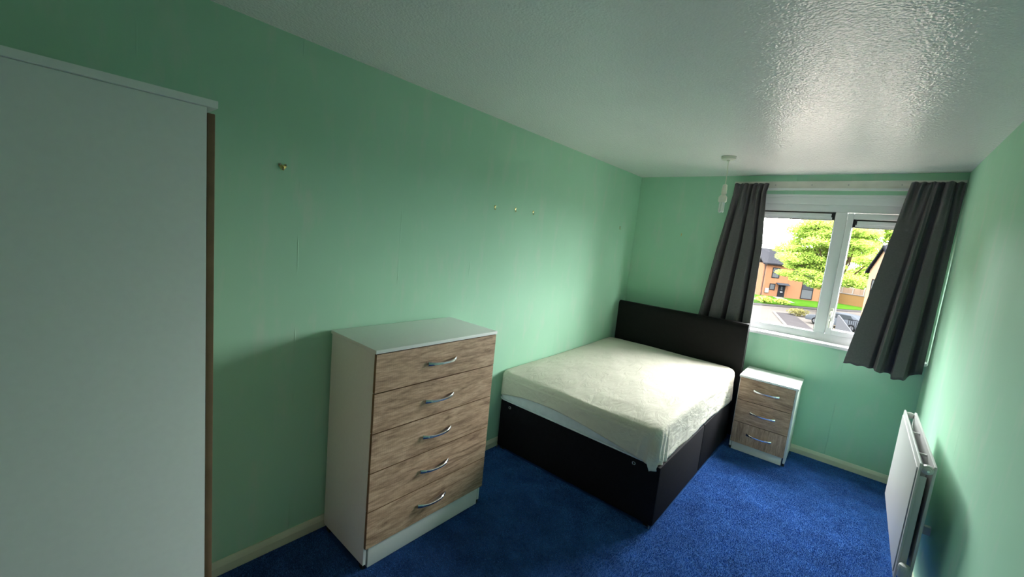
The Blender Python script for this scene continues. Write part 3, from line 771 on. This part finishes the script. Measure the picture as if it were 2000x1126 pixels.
# unseen brick block added at the left to keep sky light off wall_right
w2 = MB().box(-13, -5.2, 5.0, 23.0, G, 5.6).build('wall_sky_blocker', M['brick_wall']); w2['kind'] = 'structure'
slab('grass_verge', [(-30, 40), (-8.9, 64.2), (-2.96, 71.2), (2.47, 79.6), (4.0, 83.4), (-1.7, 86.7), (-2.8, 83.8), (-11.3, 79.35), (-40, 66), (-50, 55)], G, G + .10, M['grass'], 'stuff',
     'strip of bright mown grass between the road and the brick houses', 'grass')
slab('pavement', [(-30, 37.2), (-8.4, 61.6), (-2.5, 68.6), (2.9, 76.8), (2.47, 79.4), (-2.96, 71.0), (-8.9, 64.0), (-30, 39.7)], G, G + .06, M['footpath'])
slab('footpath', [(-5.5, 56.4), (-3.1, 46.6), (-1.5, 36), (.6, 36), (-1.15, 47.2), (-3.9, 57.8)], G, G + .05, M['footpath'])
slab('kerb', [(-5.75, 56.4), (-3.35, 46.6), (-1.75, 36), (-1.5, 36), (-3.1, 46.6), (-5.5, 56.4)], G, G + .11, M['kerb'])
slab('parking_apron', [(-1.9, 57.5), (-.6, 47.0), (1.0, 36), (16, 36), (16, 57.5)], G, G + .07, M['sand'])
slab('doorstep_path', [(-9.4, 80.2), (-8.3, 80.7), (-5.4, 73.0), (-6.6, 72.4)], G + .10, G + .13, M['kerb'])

def windowed(parent, name, x0, x1, z0, z1, y=0, bars=1, panel=0, depth=.06):
    # frame standing proud of a wall that faces local -y, with panes behind it
    fr = MB().box(x0, x0 + .09, y - depth, y + .02, z0, z1).box(x1 - .09, x1, y - depth, y + .02, z0, z1).box(x0 + .09, x1 - .09, y - depth, y + .02, z1 - .09, z1).box(x0 + .09, x1 - .09, y - depth, y + .02, z0, z0 + .11)
    cuts = [z0 + .11] + [z0 + .11 + (z1 - .09 - z0 - .11) * (k + 1) / (bars + 1) for k in range(bars)] + [z1 - .09]
    for c in cuts[1:-1]: fr.box(x0 + .09, x1 - .09, y - depth, y + .02, c - .045, c + .045)
    f = fr.build(name, M['dark_frame'], parent)
    for a, b in zip(cuts, cuts[1:]):
        MB().box(x0 + .09, x1 - .09, y - .02, y - .005, a, b).build('pane', M['far_glass'], f)
    return f

# house across the road; local x along its front, -y towards the street, z up from the street
ha = empty('house', (-11.263, 79.776, G), .482, 'orange-brick house with grey tiled roof and dark front door, seen through the left pane', 'house')
E_, RZ, D_ = 5.42, 7.85, 8.2
gx0, gx1 = 4.0, 9.6; ga = (gx0 + gx1) / 2
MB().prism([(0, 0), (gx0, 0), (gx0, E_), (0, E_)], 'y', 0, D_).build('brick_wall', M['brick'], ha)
MB().prism([(gx0, 0), (gx1, 0), (gx1, E_), (ga, RZ - .12), (gx0, E_)], 'y', -.02, D_).build('gable_wall', M['brick'], ha)
rf = MB(); t = .16
rf.prism([(-.35, E_ - .10), (D_ / 2, RZ - .05), (D_ + .35, E_ - .10), (D_ + .35, E_ + .06), (D_ / 2, RZ + .12), (-.35, E_ + .06)], 'x', -.3, ga)
rf.build('roof', M['slate'], ha)
MB().prism([(gx0 - .35, E_ - .16), (ga, RZ - .10), (gx1 + .35, E_ - .16), (gx1 + .35, E_), (ga, RZ + .08), (gx0 - .35, E_)], 'y', -.30, D_).build('gable_roof', M['slate'], ha)
MB().prism([(gx0 - .38, E_ - .22), (ga, RZ - .16), (gx1 + .38, E_ - .22), (gx1 + .38, E_ - .02), (ga, RZ + .06), (gx0 - .38, E_ - .02)], 'y', -.36, -.30).build('verge_board', M['dark_frame'], ha)
MB().box(-.3, gx0 - .3, -.44, -.34, E_ - .16, E_ - .02).build('gutter', M['dark_frame'], ha)
MB().tube([(.22, -.06, 0), (.22, -.06, E_ - .1)], .05, 8).build('downpipe', M['dark_frame'], ha)
MB().prism([(D_ / 2 - .35, RZ - .3), (D_ / 2 + .35, RZ - .3), (D_ / 2 + .35, RZ + .62), (D_ / 2 - .35, RZ + .62)], 'x', 2.6, 3.5).build('chimney', M['brick'], ha)
windowed(ha, 'window', 1.36, 2.48, 3.14, 4.84)
windowed(ha, 'window', 4.44, 5.36, 3.70, 4.92)
windowed(ha, 'window', 1.30, 2.14, 1.12, 2.18, bars=0)
tw = windowed(ha, 'tall_window', 6.05, 7.75, .22, 4.85, y=-.02, bars=2)
MB().box(6.14, 7.66, -.075, -.04, 1.95, 3.2).build('spandrel_panel', M['panel_grey'], tw)
dr = box('front_door', (2.64, 3.66, -.07, .0, .12, 2.16), M['dark_frame'], ha)
MB().box(3.02, 3.28, -.085, -.071, 1.25, 1.85).build('door_glass', M['far_glass'], dr)
MB().box(2.98, 3.32, -.085, -.071, .92, 1.0).build('letter_plate', M['steel'], dr)
cn = MB().prism([(-.95, 2.20), (0, 2.42), (0, 2.28), (-.95, 2.10)], 'x', 2.25, 4.0).build('door_canopy', M['panel_grey'], ha)
MB().box(2.6, 3.7, -.5, 0, 0, .12).build('door_step', M['kerb'], ha)
box('meter_box', (.70, 1.28, -.12, 0, .58, 1.34), M['white_far'], ha, .02)

# second house, gable end on, at the right of the view
hbz = empty('house', (2.05, 57.0, G), math.radians(-71), 'salmon-brick house gable with tall narrow window, half hidden by the right curtain', 'house')
E2, R2, G2 = 5.88, 8.25, 5.2
MB().prism([(0, 0), (G2, 0), (G2, E2), (G2 / 2, R2), (0, E2)], 'y', 0, 9).build('gable_wall', M['brick_b'], hbz)
MB().prism([(-.35, E2 - .30), (G2 / 2, R2 + .02), (G2 + .35, E2 - .30), (G2 + .35, E2 - .10), (G2 / 2, R2 + .24), (-.35, E2 - .10)], 'y', -.18, 9.3).build('roof', M['slate'], hbz)
MB().prism([(-.38, E2 - .40), (G2 / 2, R2 - .06), (G2 + .38, E2 - .40), (G2 + .38, E2 - .12), (G2 / 2, R2 + .22), (-.38, E2 - .12)], 'y', -.26, -.18).build('verge_board', M['dark_frame'], hbz)
windowed(hbz, 'tall_window', 1.05, 2.35, .9, 5.05, bars=3)
MB().box(G2 / 2 - .4, G2 / 2 + .5, 3.2, 4.2, R2 - .6, R2 + .9).build('chimney', M['brick_b'], hbz)
for yy, zz, hh in ((1.2, 3.2, 1.5), (5.6, 3.2, 1.5), (5.4, .9, 1.4)):
    wf = MB().box(G2 - .02, G2 + .06, yy, yy + 1.3, zz, zz + .09).box(G2 - .02, G2 + .06, yy, yy + 1.3, zz + hh - .09, zz + hh).box(G2 - .02, G2 + .06, yy, yy + .09, zz + .09, zz + hh - .09).box(G2 - .02, G2 + .06, yy + 1.21, yy + 1.3, zz + .09, zz + hh - .09).build('window', M['dark_frame'], hbz)
    MB().box(G2 + .005, G2 + .02, yy + .09, yy + 1.21, zz + .09, zz + hh - .09).build('pane', M['far_glass'], wf)
MB().box(G2 - .02, G2 + .06, 3.6, 4.6, .1, 2.2).build('front_door', M['dark_frame'], hbz)

# garden wall with a boarded fence along its top
wl = empty('boundary_wall', (-1.4, 87.2, G), math.atan2(-2.7, 4.6), 'long tan brick garden wall carrying a boarded fence, behind the grass strip', 'wall')
MB().box(-3.0, 6.0, -.12, .12, 0, 1.75).build('brick_wall', M['brick_wall'], wl)
MB().box(-3.0, 6.0, -.16, .16, 1.75, 1.85).build('coping', M['kerb'], wl)
for k in range(10):
    MB().box(-2.95 + k * .9, -2.07 + k * .9, -.03, .03, 1.88 + .02 * (k % 2), 2.85 - .03 * (k % 3)).build('fence_board', M['fence_wood'], wl)
for k in range(6):
    MB().box(-2.6 + k * 1.6, -2.48 + k * 1.6, -.07, .05, 1.85, 3.15).build('fence_post', M['white_far'], wl)

# ---- trees
def leaves(centers, radii, count, size, mat, name, parent, seed):
    r = np.random.default_rng(seed); nC = len(centers)
    wts = np.prod(radii, 1) ** .66; idx = r.choice(nC, count, p=wts / wts.sum())
    d = r.normal(size=(count, 3)); d /= np.linalg.norm(d, axis=1)[:, None]
    rad = r.uniform(.1, 1.25, count) ** .6
    P = np.asarray(centers)[idx] + d * rad[:, None] * np.asarray(radii)[idx]
    a = r.normal(size=(count, 3)); a[:, 2] *= .45; a /= np.linalg.norm(a, axis=1)[:, None]
    b = r.normal(size=(count, 3)); b -= (b * a).sum(1)[:, None] * a; b /= np.linalg.norm(b, axis=1)[:, None]
    b[:, 2] *= .5
    s = size * r.uniform(.6, 1.3, count)[:, None]
    Q = np.stack([P - a * s, P + b * s * .55, P + a * s, P - b * s * .55], 1)
    Q -= np.array(parent.location)[None, None]
    o = np_mesh(name, Q.reshape(-1, 3), np.arange(4 * count).reshape(-1, 4), mat, parent); o['kind'] = 'stuff'; return o
def branch_tree(name, base, label, clumps, radii, trunk_h, tr, mat, count, size, seed, group=None, bark='bark'):
    t = empty(name, base, 0, label, 'tree', group)
    top = Vector((base[0], base[1], base[2] + trunk_h)); b = Vector(base); mb = MB()
    mb.tube([(0, 0, -.1), (0.05 * tr, 0, trunk_h * .5), tuple(top - b)], [tr, tr * .8, tr * .65], 9)
    bo = mb.build('trunk', M[bark], t, smooth='angle')
    br = MB(); r = random.Random(seed)
    for c in clumps:
        c = Vector(c); m = top + (c - top) * .5 + Vector((r.uniform(-.5, .5), r.uniform(-.5, .5), r.uniform(-.3, .5)))
        br.tube([tuple(top - b - Vector((0, 0, r.uniform(0, trunk_h * .3)))), tuple(m - b), tuple(c - b), tuple(c - b + (c - m) * .35)], [tr * .38, tr * .22, tr * .12, tr * .03], 5)
    br.build('branches', M[bark], t)
    leaves(clumps, radii, count, size, mat, 'foliage', t, seed); return t
def clumps_in(c, R, n, seed, rmin=.9, rmax=1.8, flat=.5):
    r = np.random.default_rng(seed); C_, Q = [], []
    while len(C_) < n:
        d = r.uniform(-1, 1, 3)
        if np.linalg.norm(d) < 1:
            C_.append(tuple(np.array(c) + d * np.array(R))); s = r.uniform(rmin, rmax); Q.append((s * 1.25, s * 1.25, s * flat))
    return C_, Q
c_, q_ = clumps_in((-2.1, 66.5, 3.4), (4.6, 3.6, 4.6), 46, 11, .9, 1.7)
ex = [(-5.7, 64, 1.9), (-4.7, 64.5, -.2), (-5.6, 65, 3.6), (-4.6, 65, 5.6), (-3.8, 65, 7.0), (-4.0, 64.5, .7), (-2.8, 64.5, -.5), (-4.5, 65, 2.8), (-6.2, 64.6, .3), (-3.0, 65.2, 8.0)]
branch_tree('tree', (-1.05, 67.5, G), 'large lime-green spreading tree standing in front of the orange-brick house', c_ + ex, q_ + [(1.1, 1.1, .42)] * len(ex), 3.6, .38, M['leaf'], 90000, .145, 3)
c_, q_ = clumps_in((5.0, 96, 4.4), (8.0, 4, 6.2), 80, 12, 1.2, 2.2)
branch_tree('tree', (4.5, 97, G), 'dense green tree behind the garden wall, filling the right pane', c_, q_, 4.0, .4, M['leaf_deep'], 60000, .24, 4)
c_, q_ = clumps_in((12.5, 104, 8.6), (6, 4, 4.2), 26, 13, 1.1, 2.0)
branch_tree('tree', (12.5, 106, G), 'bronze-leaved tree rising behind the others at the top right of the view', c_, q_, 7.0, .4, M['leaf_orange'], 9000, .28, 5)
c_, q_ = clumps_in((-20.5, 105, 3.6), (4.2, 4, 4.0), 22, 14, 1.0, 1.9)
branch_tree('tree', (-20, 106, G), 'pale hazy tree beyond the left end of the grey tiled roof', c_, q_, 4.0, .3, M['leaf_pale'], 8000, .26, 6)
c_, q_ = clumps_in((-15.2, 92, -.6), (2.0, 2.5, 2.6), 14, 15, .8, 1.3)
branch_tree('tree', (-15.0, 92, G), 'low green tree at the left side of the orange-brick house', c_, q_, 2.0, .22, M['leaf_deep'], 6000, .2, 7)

# ---- shrubs in the grass edge and by the path
def shrub(name, base, R, label, mat, count, size, seed, cat='shrub', flower=None):
    t = empty(name, base, 0, label, cat)
    st = MB()
    for k in range(5):
        a = k * 1.26; st.tube([(0, 0, 0), (.4 * R[0] * math.cos(a), .4 * R[1] * math.sin(a), R[2])], [.03, .012], 5)
    st.build('stems', M['bark'], t)
    leaves([(base[0], base[1], base[2] + R[2])], [R], count, size, mat, 'foliage', t, seed)
    if flower: leaves([(base[0], base[1], base[2] + R[2] * 1.15)], [R], count // 2, size * .8, flower, 'flowers', t, seed + 50)
    return t
shrub('flowering_shrub', (-8.3, 66.6, G + .1), (1.0, .8, .42), 'yellow flowering shrub on the grass edge, left of the other yellow one', M['leaf'], 420, .16, 31, flower=M['flower_yellow'])
shrub('flowering_shrub', (-6.5, 68.4, G + .1), (.9, .7, .34), 'smaller yellow flowering shrub on the grass edge, farther along towards the tree', M['leaf'], 320, .16, 32, flower=M['flower_yellow'])
shrub('flowering_shrub', (-10.1, 64.9, G + .1), (.8, .7, .42), 'white flowering shrub at the left end of the grass edge', M['leaf_pale'], 320, .16, 33, flower=M['flower_white'])
shrub('low_shrub', (-3.3, 56.8, G + .05), (1.0, .9, .40), 'low olive shrub beside the grey footpath, just left of the parked car', M['leaf_olive'], 500, .14, 34)

# ---- parked car, bonnet to the left
car = empty('car', (.55, 51.2, G + .07), math.radians(-26), 'silver parked car seen side-on beyond the railing, below the window', 'car')
Lc, Wc = 5.2, 1.84
pl_ = [(-2.6, .32), (-2.62, .62), (-2.45, .80), (-1.30, 1.00), (2.30, 1.06), (2.55, .95), (2.62, .55), (2.58, .30)]
n = len(pl_)
body = MB()
ins = [.0, .0, .05, .04, .04, .05, .0, .0]
for s in (-1, 1):
    for (x, z), i_ in zip(pl_, ins): body.v.append((x, s * (Wc / 2 - i_), z))
body.f += [tuple(range(n)), tuple(range(n, 2 * n))[::-1]] + [(i, (i + 1) % n, n + (i + 1) % n, n + i) for i in range(n)]
bo = body.build('body', M['car_paint'], car, .06)
cabp = [(-1.25, .98), (-.45, 1.44), (.2, 1.52), (1.35, 1.48), (2.25, 1.04)]
cab = MB(); k = len(cabp)
for s in (-1, 1):
    for x, z in cabp: cab.v.append((x, s * (Wc / 2 - .05 - (z - .98) * .42), z))
cab.f += [tuple(range(k)), tuple(range(k, 2 * k))[::-1]] + [(i, (i + 1) % k, k + (i + 1) % k, k + i) for i in range(k)]
cab.build('cabin', M['car_paint'], car, .05)
for s in (-1, 1):
    for a, b, c2, d2 in ((-.92, -.40, .28, .28), (.34, .34, 1.22, 1.62)):
        yb_, yt_ = s * (Wc / 2 - .055), s * (Wc / 2 - .235)
        wv = MB(); q = [(a, yb_, 1.04), (d2, yb_, 1.06), (c2, yt_, 1.43), (b, yt_, 1.42)]
        q2 = [(x, y + s * .02, z) for x, y, z in q]
        wv.add(q + q2, [(0, 1, 2, 3), (4, 7, 6, 5), (0, 4, 5, 1), (1, 5, 6, 2), (2, 6, 7, 3), (3, 7, 4, 0)]).build('side_window', M['car_glass'], car)
ws = MB().add([(-1.23, -.72, 1.02), (-1.23, .72, 1.02), (-.52, .60, 1.43), (-.52, -.60, 1.43), (-1.27, -.72, 1.04), (-1.27, .72, 1.04), (-.55, .60, 1.46), (-.55, -.60, 1.46)], [(0, 1, 2, 3), (4, 7, 6, 5), (0, 4, 5, 1), (1, 5, 6, 2), (2, 6, 7, 3), (3, 7, 4, 0)])
ws.build('windscreen', M['car_glass'], car)
for x in (-1.62, 1.55):
    for s in (-1, 1):
        wh = MB().lathe([(.20, -.11), (.31, -.11), (.335, -.08), (.335, .08), (.31, .11), (.20, .11)], (x, s * (Wc / 2 - .10), .335), 'y', 22).build('wheel', M['tyre'], car, smooth='angle')
        MB().lathe([(.20, s * .105 - .01), (.19, s * .105 + .01), (.05, s * .105 + s * .02)], (x, s * (Wc / 2 - .10), .335), 'y', 14).build('hub_cap', M['wedge'], wh, smooth='angle')
for s in (-1, 1):
    box('headlamp', (-2.62, -2.34, s * .62 - .18, s * .62 + .18, .62, .76), M['white_far'], car, .03)
    box('door_mirror', (-.95, -.78, s * (Wc / 2 + .06) - .10, s * (Wc / 2 + .06) + .10, 1.02, 1.15), M['car_paint'], car, .03)
box('number_plate', (-2.645, -2.625, -.26, .26, .40, .51), M['white_far'], car)

# ---- railing with a grey ramp cheek in front of the car
rl_ = empty('railing', (1.25, 47.6, G + .07), math.radians(-14), 'dark steel railing with upright bars in front of the silver car', 'railing')
for z in (.16, 1.30):
    MB().box(0, 5.0, -.025, .025, z, z + .05).build('rail', M['rail_grey'], rl_)
for k in range(3):
    MB().box(k * 1.75 + .9, k * 1.75 + 1.0, -.05, .05, 0, 1.42).build('post', M['rail_grey'], rl_)
bar = MB().box(0, .034, -.014, .014, .21, 1.30).build('bar', M['rail_grey'], rl_)
bar.location = (.06, 0, 0)
for k in range(1, 34):
    c = bar.copy(); COL.objects.link(c); c.location = (.06 + k * .145, 0, 0)
wg = MB().prism([(0, 0), (1.55, 0), (1.5, .08), (.12, 1.62), (0, 1.66)], 'y', -.12, .12).build('ramp_cheek', M['wedge'], None)
wg.location = (.55, 46.4, G + .07); wg.rotation_euler = (0, 0, math.radians(-14))
tag(wg, 'grey triangular ramp side wall beside the railing, low in the right pane', 'ramp wall')
